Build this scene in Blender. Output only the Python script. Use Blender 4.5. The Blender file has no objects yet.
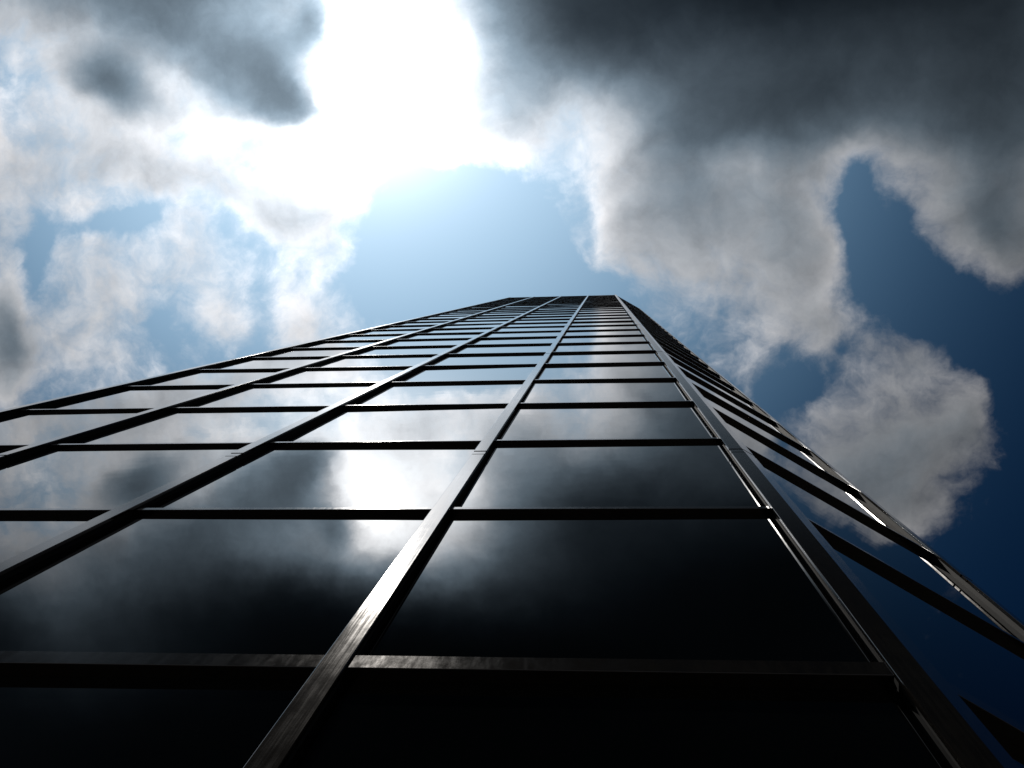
import bpy, bmesh, math, random
from mathutils import Vector, Matrix

random.seed(11)
C = bpy.context.scene.collection
SC = bpy.context.scene
EYE = 1.6                                        # height of the photographer's eye

# ------------------------------------------------------------------ camera
cam_d = bpy.data.cameras.new('camera')
cam_d.sensor_fit = 'HORIZONTAL'
cam_d.sensor_width = 36.0
cam_d.lens = 36.0 * 939.0 / 1024.0
cam_d.clip_start = 0.05
cam_d.clip_end = 20000
cam = bpy.data.objects.new('camera', cam_d)
C.objects.link(cam)
RX = Vector((0.99525086, 0.02589544, 0.09383579))
RY = Vector((-0.01519205, 0.99347505, -0.11303333))
RF = Vector((-0.09615057, 0.11107096, 0.98915030))
m = Matrix((RX, -RY, -RF)).transposed().to_4x4()
m.translation = (0, 0, EYE)
cam.matrix_world = m
SC.camera = cam

# ------------------------------------------------------------------ sky and sun
SUN = Vector((-0.2357, -0.2402, 0.9417)).normalized()
ELEV = math.asin(SUN.z)
AZ = math.atan2(SUN.x, SUN.y)                    # clockwise from +Y

SC.view_settings.view_transform = 'Standard'
SC.view_settings.look = 'None'
SC.view_settings.gamma = 1
SC.view_settings.exposure = 0
SC.view_settings.use_curve_mapping = False

sun_d = bpy.data.lights.new('sun', 'SUN')
sun_d.energy = 2.2
sun_d.angle = math.radians(0.53)
sun_d.color = (1.0, 0.95, 0.88)
sun = bpy.data.objects.new('sun', sun_d)
C.objects.link(sun)
sun.location = SUN * 300
sun.rotation_euler = (-SUN).to_track_quat('-Z', 'Y').to_euler()

# Cloud masses: where each stands over the place on a cloud layer of unit height
# (east, north), its two radii, its turn and how thick it is.
CLOUDS = [
    (-0.433, -0.262, 0.127, 0.053, 0.21, 1.60),
    (-0.531, -0.217, 0.050, 0.031, 0.37, 1.50),
    (-0.386, -0.213, 0.055, 0.037, 0.21, 1.00),
    (-0.327, -0.189, 0.035, 0.026, 0.46, 1.25),
    (-0.341, -0.231, 0.035, 0.037, 0.05, 0.60),
    (-0.301, -0.274, 0.026, 0.032, 0.05, 1.20),
    (-0.352, -0.279, 0.043, 0.043, 0.05, 0.40),
    (-0.473, -0.326, 0.133, 0.055, 0.05, 0.90),
    (-0.427, -0.184, 0.056, 0.020, 0.04, 0.40),
    (-0.482, -0.191, 0.045, 0.022, 0.04, 0.30),
    (-0.605, -0.218, 0.126, 0.103, 0.04, 0.55),
    (-0.532, -0.135, 0.137, 0.048, 0.10, 0.65),
    (-0.387, -0.103, 0.089, 0.047, 0.17, 0.75),
    (-0.323, -0.061, 0.061, 0.039, 0.03, 0.75),
    (-0.286, -0.027, 0.028, 0.024, 0.03, 0.40),
    (-0.209, -0.170, 0.096, 0.064, 0.04, 0.70),
    (-0.097, -0.175, 0.042, 0.058, 0.04, 0.60),
    (-0.159, -0.203, 0.023, 0.063, 0.04, -0.50),
    (-0.204, -0.281, 0.042, 0.063, 0.05, 0.10),
    (-0.531, 0.001, 0.220, 0.150, 0.02, 0.65),
    (-0.549, 0.017, 0.067, 0.081, 0.02, 0.30),
    (-0.442, -0.028, 0.039, 0.052, 0.03, 0.30),
    (-0.415, 0.028, 0.030, 0.048, 0.02, 0.25),
    (-0.607, 0.072, 0.059, 0.059, 0.02, 0.30),
    (-0.671, 0.054, 0.036, 0.066, 0.02, 1.20),
    (-0.665, -0.069, 0.035, 0.071, 0.03, 0.30),
    (-0.327, 0.028, 0.045, 0.050, 0.02, 0.30),
    (-0.295, 0.050, 0.089, 0.045, 0.02, 0.30),
    (-0.537, -0.063, 0.069, 0.012, -0.04, -0.60),
    (-0.485, -0.079, 0.051, 0.011, -0.26, -0.50),
    (-0.398, -0.065, 0.046, 0.013, 0.68, -0.60),
    (-0.630, -0.018, 0.015, 0.058, 0.23, -0.70),
    (-0.636, -0.198, 0.021, 0.046, 0.04, -0.40),
    (-0.369, 0.016, 0.014, 0.045, 0.02, -0.35),
    (-0.478, 0.041, 0.012, 0.035, 0.02, -0.35),
    (-0.127, -0.042, 0.107, 0.059, 0.03, -0.90),
    (0.203, -0.241, 0.333, 0.103, 0.05, 2.35),
    (-0.028, -0.252, 0.093, 0.057, 0.38, 1.50),
    (0.223, -0.157, 0.108, 0.049, 0.04, 1.10),
    (0.407, -0.154, 0.086, 0.081, 0.04, 1.20),
    (0.093, -0.112, 0.072, 0.088, 0.63, 1.20),
    (0.164, -0.069, 0.086, 0.050, 0.03, 0.50),
    (0.139, -0.110, 0.040, 0.025, 0.04, -0.30),
    (-0.178, -0.138, 0.085, 0.030, 0.04, 0.60),
    (-0.277, -0.099, 0.055, 0.033, 0.03, 0.30),
    (0.149, 0.018, 0.114, 0.082, 0.02, 1.00),
    (-0.040, -0.142, 0.046, 0.072, -0.48, 0.50),
    (0.031, -0.032, 0.046, 0.067, -0.32, 0.55),
    (0.216, -0.047, 0.048, 0.090, 0.03, 0.45),
    (0.220, 0.061, 0.035, 0.030, 0.02, 0.30),
    (0.251, 0.070, 0.034, 0.022, 0.02, 0.20),
    (0.270, -0.066, 0.018, 0.054, -0.04, -1.05),
    (0.329, 0.012, 0.046, 0.028, 0.52, -0.50),
    (0.296, -0.014, 0.032, 0.045, 0.21, -0.80),
    (0.359, 0.045, 0.076, 0.033, 0.62, -1.00),
    (0.426, 0.126, 0.034, 0.059, 0.01, -0.90),
    (0.198, 0.126, 0.031, 0.014, 0.01, -0.90),
    (0.376, -0.052, 0.065, 0.048, 0.52, 1.10),
    (0.420, -0.051, 0.043, 0.067, 0.03, 0.50),
    (0.421, -0.001, 0.039, 0.037, 0.03, 0.50),
    (0.303, 0.172, 0.109, 0.086, 0.01, 1.20),
    (0.324, 0.083, 0.042, 0.030, 0.02, 0.80),
    (0.237, 0.230, 0.082, 0.062, 0.00, 0.70),
    (0.387, 0.168, 0.042, 0.045, 0.01, 0.65),
    (0.334, 0.252, 0.076, 0.030, 0.00, 0.40),
    (-0.381, -0.381, 0.195, 0.059, 0.06, 2.80),
    (0.143, -0.340, 0.255, 0.074, 0.06, 2.60),
    (-0.619, -0.323, 0.091, 0.068, 0.05, 0.40),
    (0.297, -0.378, 0.284, 0.114, 0.06, 2.00),
    (-0.299, -0.513, 0.525, 0.115, 0.07, 4.60),
    (-0.167, -0.436, 0.248, 0.067, 0.07, 3.20),
    (0.293, -0.569, 0.557, 0.148, 0.08, 4.00),
    (-0.394, -0.691, 0.629, 0.168, 0.09, 4.40),
    (-0.829, -0.217, 0.096, 0.179, 0.04, 0.90),
    (-0.278, -0.905, 1.101, 0.200, 0.11, 4.00),
    (-0.773, -0.405, 0.128, 0.093, 0.06, 2.60),
]
CLEAR = -0.5


class Nodes:
    def __init__(self, tree):
        self.t = tree
        tree.nodes.clear()

    def new(self, kind, **kw):
        n = self.t.nodes.new(kind)
        for k, v in kw.items():
            setattr(n, k, v)
        return n

    def put(self, sock, v):
        if hasattr(v, 'is_output') or isinstance(v, bpy.types.NodeSocket):
            self.t.links.new(v, sock)
        else:
            sock.default_value = v

    def math(self, op, a, b=None, c=None, clamp=False):
        n = self.new('ShaderNodeMath', operation=op, use_clamp=clamp)
        self.put(n.inputs[0], a)
        if b is not None:
            self.put(n.inputs[1], b)
        if c is not None:
            self.put(n.inputs[2], c)
        return n.outputs[0]

    def vec(self, op, a, b=None, out=0, scale=None):
        n = self.new('ShaderNodeVectorMath', operation=op)
        self.put(n.inputs[0], a)
        if b is not None:
            self.put(n.inputs[1], b)
        if scale is not None:
            self.put(n.inputs['Scale'], scale)
        return n.outputs[out]

    def noise(self, v, scale, detail=4.0, rough=0.5, lac=2.0, dist=0.0, dim='3D'):
        n = self.new('ShaderNodeTexNoise', noise_dimensions=dim)
        self.put(n.inputs['Vector'], v)
        n.inputs['Scale'].default_value = scale
        n.inputs['Detail'].default_value = detail
        n.inputs['Roughness'].default_value = rough
        n.inputs['Lacunarity'].default_value = lac
        n.inputs['Distortion'].default_value = dist
        return n

    def mix(self, f, a, b, blend='MIX'):
        n = self.new('ShaderNodeMix', data_type='RGBA', blend_type=blend)
        self.put(n.inputs[0], f)
        self.put(n.inputs[6], a)
        self.put(n.inputs[7], b)
        return n.outputs[2]

    def ramp(self, v, a, b, c=0.0, d=1.0, smooth=True):
        n = self.new('ShaderNodeMapRange', interpolation_type='SMOOTHSTEP' if smooth else 'LINEAR')
        self.put(n.inputs[0], v)
        for i, x in enumerate((a, b, c, d)):
            n.inputs[i + 1].default_value = x
        return n.outputs[0]


world = bpy.data.worlds.new('World')
SC.world = world
world.use_nodes = True
W = Nodes(world.node_tree)
tc = W.new('ShaderNodeTexCoord')
D = W.vec('NORMALIZE', tc.outputs['Generated'])
sep = W.new('ShaderNodeSeparateXYZ')
W.put(sep.inputs[0], D)
zc = W.math('MAXIMUM', sep.outputs[2], 0.06)
flat = W.new('ShaderNodeCombineXYZ')
W.put(flat.inputs[0], sep.outputs[0])
W.put(flat.inputs[1], sep.outputs[1])
P = W.vec('SCALE', flat.outputs[0], scale=W.math('DIVIDE', 1.0, zc))

# wind-torn edges: bend the layer before the cloud masses are laid on it
w1 = W.vec('SUBTRACT', W.noise(P, 5.0, 3.0, 0.55).outputs['Color'], (0.5, 0.5, 0.5))
w2 = W.vec('SUBTRACT', W.noise(P, 21.0, 4.0, 0.6).outputs['Color'], (0.5, 0.5, 0.5))
Q = W.vec('ADD', P, W.vec('SCALE', w1, scale=0.06))
Q = W.vec('ADD', Q, W.vec('SCALE', w2, scale=0.027))
total = CLEAR
for (cx, cy, rx, ry, ang, wt) in CLOUDS:
    mp = W.new('ShaderNodeMapping', vector_type='TEXTURE')
    W.put(mp.inputs['Vector'], Q)
    mp.inputs['Location'].default_value = (cx, cy, 0)
    mp.inputs['Rotation'].default_value = (0, 0, ang)
    mp.inputs['Scale'].default_value = (rx, ry, 1)
    r2 = W.vec('DOT_PRODUCT', mp.outputs[0], mp.outputs[0], out=1)
    total = W.math('MULTIPLY_ADD', W.math('POWER', 0.3679, r2), wt, total)

# the rest of the sky: loose broken cloud down to the horizon
rad = W.vec('LENGTH', P, out=1)
far = W.ramp(rad, 0.6, 1.1)
broken = W.math('MULTIPLY', W.noise(P, 1.7, 2.0).outputs['Fac'], 2.2)
total = W.math('ADD', total, W.math('MULTIPLY', far, broken))

billow = W.noise(Q, 7.0, 10.0, 0.57, 2.1).outputs['Fac']
fine = W.noise(Q, 38.0, 7.0, 0.62).outputs['Fac']
turb = W.math('ADD', W.math('MULTIPLY', W.math('SUBTRACT', billow, 0.5), 3.0),
              W.math('MULTIPLY', W.math('SUBTRACT', fine, 0.5), 0.75))
ragged = W.math('ADD', total, turb)
thick = W.math('MAXIMUM', W.math('MULTIPLY_ADD', turb, 0.36, total), 0.0)
# the same billows a little nearer the sun: what stands in the light's way
S = W.vec('ADD', Q, (SUN.x * 0.07, SUN.y * 0.07, 0.0))
ahead = W.noise(S, 7.0, 10.0, 0.57, 2.1).outputs['Fac']
relief = W.math('SUBTRACT', billow, ahead)

# how far each direction lies from the sun, in radians
cosang = W.vec('DOT_PRODUCT', D, tuple(SUN), out=1)
ang = W.math('ARCCOSINE', W.math('MINIMUM', cosang, 0.99999))
glow = lambda w: W.math('POWER', 0.3679, W.math('DIVIDE', ang, math.radians(w)))

sky = W.new('ShaderNodeTexSky', sky_type='NISHITA', sun_disc=False)
sky.sun_elevation = ELEV
sky.sun_rotation = AZ
sky.altitude = 50
sky.air_density = 1.0
sky.dust_density = 1.0
sky.ozone_density = 1.0
# thin haze round the sun scatters its light forward, blue reaching farthest
SKYK = 0.05
low = W.ramp(sep.outputs[2], 0.72, 0.10)               # deep overhead, paler towards the horizon
clear = W.vec('SCALE', W.vec('MULTIPLY', sky.outputs[0], W.mix(low, (0.012, 0.074, 0.155, 1), (0.8, 0.9, 0.95, 1))), scale=SKYK)
bell = lambda w: W.math('POWER', 0.3679, W.math('POWER', W.math('DIVIDE', ang, math.radians(w)), 2.0))
haze = W.new('ShaderNodeCombineXYZ')
for i_, (amp, wid) in enumerate(((0.72, 19.3), (0.955, 20.9), (1.16, 22.2))):
    W.put(haze.inputs[i_], W.math('MULTIPLY', bell(wid), amp))
clear = W.vec('ADD', clear, haze.outputs[0])
aureole = W.math('ADD', W.math('MULTIPLY', bell(5.4), 1.7), W.math('MULTIPLY', glow(2.5), 4.0))
clear = W.vec('ADD', clear, W.vec('SCALE', (1.0, 0.965, 0.93), scale=aureole))

# clouds: thin edges pass the sunlight on, thick cores keep it
sunlit = W.math('ADD', W.math('MULTIPLY', bell(10.0), 2.7), W.math('MULTIPLY_ADD', bell(37.0), 1.15, W.math('MULTIPLY', low, 0.35)))
depth = W.math('DIVIDE', W.math('MULTIPLY', thick, thick), W.math('ADD', thick, 0.5))
through = W.math('POWER', 0.3679, W.math('MULTIPLY', depth, 1.45))
lit = W.math('MAXIMUM', W.math('MULTIPLY_ADD', relief, 2.0, 1.0), 0.25)
bright = W.math('MULTIPLY', W.math('MULTIPLY', sunlit, through), lit)
body = W.vec('ADD', W.vec('SCALE', W.mix(W.ramp(depth, 0.05, 1.3), (0.985, 0.962, 0.962, 1), (0.64, 0.83, 1.0, 1)), scale=bright), W.vec('SCALE', (0.40, 0.66, 1.0), scale=W.math('MULTIPLY', W.math('MULTIPLY_ADD', bell(30.0), 0.075, 0.010), W.math('POWER', 0.3679, W.math('MULTIPLY', thick, 0.40)))))
cover = W.math('MULTIPLY', W.ramp(ragged, -0.22, 0.95), W.ramp(sep.outputs[2], 0.05, 0.25))
final = W.mix(cover, clear, body)
bg = W.new('ShaderNodeBackground')
W.put(bg.inputs['Color'], final)
bg.inputs['Strength'].default_value = 1.0
wo = W.new('ShaderNodeOutputWorld')
W.t.links.new(bg.outputs[0], wo.inputs[0])

# ------------------------------------------------------------------ materials
def material(name):
    mt = bpy.data.materials.new(name)
    mt.use_nodes = True
    n = Nodes(mt.node_tree)
    bs = n.new('ShaderNodeBsdfPrincipled')
    o = n.new('ShaderNodeOutputMaterial')
    n.t.links.new(bs.outputs[0], o.inputs[0])
    return mt, n, bs


def bump(n, bs, h, strength, dist):
    b = n.new('ShaderNodeBump')
    n.put(b.inputs['Height'], h)
    b.inputs['Strength'].default_value = strength
    b.inputs['Distance'].default_value = dist
    n.t.links.new(b.outputs[0], bs.inputs['Normal'])


def metal(name, stretch):
    mt, n, bs = material(name)
    co = n.new('ShaderNodeTexCoord').outputs['Object']
    mp = n.new('ShaderNodeMapping')
    n.put(mp.inputs['Vector'], co)
    mp.inputs['Scale'].default_value = stretch
    streak = n.noise(mp.outputs[0], 1.0, 6.0, 0.65).outputs['Fac']
    grime = n.noise(co, 5.0, 8.0, 0.62).outputs['Fac']
    fine = n.noise(co, 90.0, 4.0, 0.6).outputs['Fac']
    v = n.math('ADD', n.math('MULTIPLY', streak, 0.65), n.math('MULTIPLY', grime, 0.35))
    f = n.ramp(v, 0.36, 0.62)
    n.put(bs.inputs['Base Color'], n.mix(f, (0.0045, 0.0038, 0.0033, 1), (0.011, 0.0095, 0.008, 1)))
    n.put(bs.inputs['Roughness'], n.math('ADD', n.math('MULTIPLY', n.math('SUBTRACT', 1.0, f), 0.05), n.math('ADD', n.math('MULTIPLY', fine, 0.03), METAL_R)))
    bs.inputs['IOR'].default_value = 1.5
    bs.inputs['Specular Tint'].default_value = (1.0, 0.90, 0.84, 1)
    bump(n, bs, fine, 0.04, 0.001)
    return mt


METAL_R = 0.068
M_mull = metal('dark_bronze_mullion', (70, 70, 1.4))
M_tran = metal('dark_bronze_transom', (22, 40, 4))

M_glass, n, bs = material('dark_reflective_glass')
oi = n.new('ShaderNodeObjectInfo').outputs['Random']
co = n.new('ShaderNodeTexCoord').outputs['Object']
bs.inputs['Base Color'].default_value = (0.0012, 0.0016, 0.0017, 1)
bs.inputs['IOR'].default_value = 1.52
dust = n.noise(co, 2.3, 7.0, 0.65).outputs['Fac']
n.put(bs.inputs['Roughness'], n.ramp(dust, 0.45, 0.8, 0.0, 0.012))
sh = n.new('ShaderNodeCombineXYZ')
for i in range(3):
    n.put(sh.inputs[i], n.math('MULTIPLY', oi, 40.0 + 13 * i))
wav = n.noise(n.vec('ADD', co, sh.outputs[0]), 1.1, 2.0, 0.5).outputs['Fac']
bump(n, bs, wav, 0.22, 0.004)

M_neck, n, bs = material('neck_shade_black')  # black of the mullion neck: shade of the recess behind the caps, as colour
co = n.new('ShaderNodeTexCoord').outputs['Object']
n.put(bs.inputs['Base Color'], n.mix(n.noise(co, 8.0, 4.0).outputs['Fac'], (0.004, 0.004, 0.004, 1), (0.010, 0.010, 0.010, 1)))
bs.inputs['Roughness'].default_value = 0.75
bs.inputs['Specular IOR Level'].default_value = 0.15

M_core, n, bs = material('dark_inner_wall')
co = n.new('ShaderNodeTexCoord').outputs['Object']
n.put(bs.inputs['Base Color'], n.mix(n.noise(co, 3.0, 4.0).outputs['Fac'], (0.015, 0.015, 0.015, 1), (0.025, 0.025, 0.025, 1)))
bs.inputs['Roughness'].default_value = 0.8

M_roof, n, bs = material('roof_membrane')
co = n.new('ShaderNodeTexCoord').outputs['Object']
n.put(bs.inputs['Base Color'], n.mix(n.noise(co, 1.5, 6.0).outputs['Fac'], (0.10, 0.10, 0.10, 1), (0.18, 0.175, 0.17, 1)))
bs.inputs['Roughness'].default_value = 0.9

M_ground, n, bs = material('asphalt')
co = n.new('ShaderNodeTexCoord').outputs['Object']
n.put(bs.inputs['Base Color'], n.mix(n.noise(co, 0.7, 9.0, 0.7).outputs['Fac'], (0.025, 0.025, 0.026, 1), (0.05, 0.049, 0.047, 1)))
bs.inputs['Roughness'].default_value = 0.9
bump(n, bs, n.noise(co, 120.0, 4.0).outputs['Fac'], 0.4, 0.01)

M_pave, n, bs = material('dark_granite_paving')
co = n.new('ShaderNodeTexCoord').outputs['Object']
br = n.new('ShaderNodeTexBrick')
n.put(br.inputs['Vector'], co)
br.inputs['Color1'].default_value = (0.040, 0.039, 0.038, 1)
br.inputs['Color2'].default_value = (0.055, 0.053, 0.051, 1)
br.inputs['Mortar'].default_value = (0.02, 0.02, 0.02, 1)
br.inputs['Scale'].default_value = 1.0
br.inputs['Mortar Size'].default_value = 0.006
br.inputs['Brick Width'].default_value = 0.9
br.inputs['Row Height'].default_value = 0.6
n.put(bs.inputs['Base Color'], n.mix(0.35, br.outputs['Color'], n.noise(co, 25.0, 5.0).outputs['Color'], 'MULTIPLY'))
bs.inputs['Roughness'].default_value = 0.75


# ------------------------------------------------------------------ mesh helpers
def obj(name, bm, mat, parent=None, bevel=0.0):
    bmesh.ops.recalc_face_normals(bm, faces=bm.faces)
    me = bpy.data.meshes.new(name)
    bm.to_mesh(me)
    bm.free()
    me.materials.append(mat)
    o = bpy.data.objects.new(name, me)
    C.objects.link(o)
    if parent:
        o.parent = parent
    if bevel:
        b = o.modifiers.new('bevel', 'BEVEL')
        b.width = bevel
        b.segments = 2
        b.limit_method = 'ANGLE'
        b.angle_limit = math.radians(50)
    return o


def prism(bm, pts, z0, z1):
    lo = [bm.verts.new((p[0], p[1], z0)) for p in pts]
    hi = [bm.verts.new((p[0], p[1], z1)) for p in pts]
    k = len(pts)
    bm.faces.new(lo[::-1])
    bm.faces.new(hi)
    for i in range(k):
        j = (i + 1) % k
        bm.faces.new((lo[i], lo[j], hi[j], hi[i]))


# ------------------------------------------------------------------ the tower
FLOOR = 3.7
Z0 = 4.7787 + EYE                                # underside of the band above the lobby
TOPK = 28
ROOF = Z0 + FLOOR * TOPK
BAY = 3.08
YA = 2.165
X_A = [-10.62, -7.727, -4.588, -1.505, 1.62]     # mullion lines of the main face


def zk(k):
    return Z0 + FLOOR * k


# plan of the tower: four long faces, each corner cut by two narrow ones
corners = [Vector((X_A[0], YA))]
dirs = []
for i in range(12):
    th = math.radians(30 * i + (1.0 if i % 3 == 1 else -1.0 if i % 3 == 2 else 0.0))
    e = Vector((math.cos(th), math.sin(th)))
    L = X_A[4] - X_A[0] if i % 3 == 0 else BAY
    dirs.append((e, Vector((e.y, -e.x)), L))
    corners.append(corners[-1] + e * L)
corners = corners[:12]

tower = bpy.data.objects.new('glass_tower', None)
C.objects.link(tower)
tower.location = ((corners[0] + corners[6]) / 2).to_3d()
tower['label'] = 'tall dark glass office tower with a grid of black bronze mullions, seen from its foot'
tower['category'] = 'skyscraper'
TO = tower.location.to_2d()


def loc(p):
    return (p[0] - TO.x, p[1] - TO.y)


SPLICE = [zk(k) - 1.12 for k in range(-2, TOPK, 4)]   # joints of the cover caps, every fourth floor
SPLICE = [z for z in SPLICE if z > 1]
SL, GAP = 0.15, 0.040


def segments():
    z = 0.0
    for s in SPLICE:
        yield z, s - GAP
        z = s + SL + GAP
    yield z, ROOF + 0.55


def make_mullion(neck, cap, cap_in):
    """A mullion: a narrow neck all the way up, wide cover caps in lengths, sleeves at the joints."""
    bm = bmesh.new()
    for a, b in segments():
        prism(bm, [loc(p) for p in cap], a, b)
    mu = obj('mullion', bm, M_mull, tower, 0.005)
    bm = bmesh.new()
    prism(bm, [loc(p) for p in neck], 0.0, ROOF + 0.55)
    obj('mullion_neck', bm, M_neck, mu)  # neck coloured black so the recess reads dark even where the sun reaches
    for s in SPLICE:
        bm = bmesh.new()
        prism(bm, [loc(p) for p in cap_in], s, s + SL)
        obj('splice_sleeve', bm, M_mull, mu, 0.003)
    return mu


def straight_mullion(g, e, nn):
    pt = lambda s, t: g + e * s + nn * t
    rect = lambda s, a, b: [pt(-s, a), pt(s, a), pt(s, b), pt(-s, b)]
    return make_mullion(rect(0.055, -0.05, 0.058), rect(0.079, 0.052, 0.085), rect(0.077, 0.053, 0.082))


def corner_mullion(g, a, b):
    (ea, na, _), (eb, nb, _) = a, b
    mid = lambda t: g + (na + nb) / (1 + na.dot(nb)) * t
    A = lambda s, t: g - ea * s + na * t
    B = lambda s, t: g + eb * s + nb * t
    shape = lambda s, t0, t1: [A(s, t0), mid(t0), B(s, t0), B(s, t1), mid(t1), A(s, t1)]
    return make_mullion(shape(0.102, -0.05, 0.058), shape(0.133, 0.052, 0.085), shape(0.131, 0.053, 0.082))


def bays(i):
    """mullion positions along face i"""
    e, nn, L = dirs[i]
    if i == 0:
        return [x - X_A[0] for x in X_A]
    return [0.0, L] if L < 4 else [L * q / 4 for q in range(5)]


def transom(i, k, s0, s1, end0, end1):
    e, nn, L = dirs[i]
    g = corners[i]
    deep, tall = (0.070, 0.17) if k == 0 else (0.048 if i == 0 else 0.058, 0.08)
    bm = bmesh.new()
    p = [g + e * (s0 + end0) + nn * -0.03, g + e * (s1 - end1) + nn * -0.03,
         g + e * (s1 - end1) + nn * deep, g + e * (s0 + end0) + nn * deep]
    za = zk(k) + (0.06 if k == 0 else 0.0)
    prism(bm, [loc(q) for q in p], za, za + tall)
    return bm


def pane(bm, i, k, s0, s1):
    e, nn, L = dirs[i]
    g = corners[i]
    za = 0.12 if k == -2 else zk(k) + (0.23 if k == 0 else 0.08)
    zb = zk(k + 1) + (0.06 if k == -1 else 0.0)
    tx, tz = random.gauss(0, 0.0022), random.gauss(0, 0.0022)
    hw, hz = (s1 - s0) / 2, (zb - za) / 2
    vs = []
    for dz in (-hz, hz):
        for t0 in (0.0, -0.028):
            for ds in (-hw, hw):
                q = g + e * ((s0 + s1) / 2 + ds) + nn * (t0 + ds * tx + dz * tz - 0.004)
                vs.append(bm.verts.new((*loc(q), (za + zb) / 2 + dz)))
    for f in ((0, 1, 5, 4), (2, 3, 7, 6), (0, 1, 3, 2), (4, 5, 7, 6), (0, 2, 6, 4), (1, 3, 7, 5)):
        bm.faces.new([vs[q] for q in f])


# mullions of the main face, the narrow face beside it and their corners
for x in X_A[1:4]:
    straight_mullion(Vector((x, YA)), dirs[0][0], dirs[0][1])
corner_mullion(corners[0], dirs[11], dirs[0])
corner_mullion(corners[1], dirs[0], dirs[1])
corner_mullion(corners[2], dirs[1], dirs[2])

# transoms: one for each storey and bay row; panes
todo = []
for i in (0, 1):
    bp = bays(i)
    e, nn, L = dirs[i]
    for k in range(-1, TOPK):
        bm = bmesh.new()
        for q in range(len(bp) - 1):
            end = 0.082 if k == 0 else 0.054
            b0 = (0.135 if k == 0 else 0.104) if q == 0 else end
            b1 = (0.135 if k == 0 else 0.104) if q == len(bp) - 2 else end
            part = transom(i, k, bp[q], bp[q + 1], b0, b1)
            me = bpy.data.meshes.new('t')
            part.to_mesh(me)
            part.free()
            bm.from_mesh(me)
            bpy.data.meshes.remove(me)
        obj('transom', bm, M_tran, tower, 0.004)
    dist = abs(corners[i].dot(nn))
    for k in range(-2, TOPK):
        for q in range(len(bp) - 1):
            s0 = bp[q] + (0.104 if q == 0 else 0.054)
            s1 = bp[q + 1] - (0.104 if q == len(bp) - 2 else 0.054)
            z = zk(k) + FLOOR / 2 - EYE
            shown = max(0.0, 3.6 - 0.05 * z / dist) * dist / z ** 2 if z > 4 else 0.0
            ctr = corners[i] + e * ((s0 + s1) / 2)
            if abs(ctr.x) / max(z, .1) > 0.75:
                shown = 0.0
            todo.append((shown, i, k, s0, s1))
todo.sort(key=lambda t: -t[0])
for shown, i, k, s0, s1 in todo[:99]:
    bm = bmesh.new()
    pane(bm, i, k, s0, s1)
    obj('window', bm, M_glass, tower)
bm = bmesh.new()
for shown, i, k, s0, s1 in todo[99:]:
    pane(bm, i, k, s0, s1)
rest = obj('window', bm, M_glass, tower)
rest['kind'] = 'stuff'

# the other faces carry the same curtain wall
for i in range(2, 12):
    e, nn, L = dirs[i]
    g = corners[i]
    bp = bays(i)
    bm = bmesh.new()
    for q in range(len(bp) - 1):
        for k in range(-2, TOPK):
            pane(bm, i, k, bp[q] + 0.104, bp[q + 1] - 0.104)
    fa = obj('side_glazing', bm, M_glass, tower)
    bm = bmesh.new()
    for k in range(-1, TOPK):
        part = transom(i, k, 0, L, 0.15, 0.15)
        me = bpy.data.meshes.new('t')
        part.to_mesh(me)
        part.free()
        bm.from_mesh(me)
        bpy.data.meshes.remove(me)
    for s in bp[1:-1] + ([L] if i < 11 and i > 1 else []):
        h = 0.12 if s == L else 0.08
        p = [g + e * (s - h) + nn * 0.054, g + e * (s + h) + nn * 0.054, g + e * (s + h) + nn * 0.085, g + e * (s - h) + nn * 0.085]
        prism(bm, [loc(q) for q in p], 0, ROOF + 0.55)
        if s < L:
            p = [g + e * (s - 0.1) + nn * -0.04, g + e * (s + 0.1) + nn * -0.04, g + e * (s + 0.1) + nn * 0.053, g + e * (s - 0.1) + nn * 0.053]
        else:
            p = [g + e * (s - 0.14) + nn * -0.04, g + e * (s + 0.04) + nn * -0.04, g + e * (s + 0.1) + nn * 0.053, g + e * (s - 0.1) + nn * 0.053]
        prism(bm, [loc(q) for q in p], 0, ROOF + 0.55)
    obj('side_frame', bm, M_mull, tower)


def ring(t):
    out = []
    for i in range(12):
        na, nb = dirs[i - 1][1], dirs[i][1]
        out.append(corners[i] + (na + nb) / (1 + na.dot(nb)) * t)
    return out


bm = bmesh.new()
prism(bm, [loc(p) for p in ring(-0.10)], 0.0, ROOF)
obj('wall', bm, M_core, tower)
bm = bmesh.new()
prism(bm, [loc(p) for p in ring(-0.35)], ROOF + 0.003, ROOF + 0.12)
obj('roof', bm, M_roof, tower)
bm = bmesh.new()                                  # parapet: a closed ring of coping on top
o_, i_ = ring(0.050), ring(-0.34)
vo = [[bm.verts.new((*loc(p), z)) for p in rr] for rr in (o_, i_) for z in (ROOF, ROOF + 0.5)]
for j in range(12):
    k = (j + 1) % 12
    for a, b in ((0, 1), (2, 3), (0, 2), (1, 3)):
        bm.faces.new((vo[a][j], vo[a][k], vo[b][k], vo[b][j]))
obj('parapet', bm, M_tran, tower)
bm = bmesh.new()
prism(bm, [loc(p) for p in ring(0.03)], 0.004, 0.115)
obj('plinth', bm, M_core, tower)


# ------------------------------------------------------------------ ground
def structure(name, bm, mat):
    o = obj(name, bm, mat)
    o['kind'] = 'structure'
    return o


bm = bmesh.new()
vs = [bm.verts.new((x, y, -0.13)) for x, y in ((-6000, -6000), (6000, -6000), (6000, 6000), (-6000, 6000))]
bm.faces.new(vs)
structure('ground', bm, M_ground)
bm = bmesh.new()
prism(bm, [(-30, -9), (20, -9), (20, 35), (-30, 35)], -0.126, 0.0)
structure('pavement', bm, M_pave)
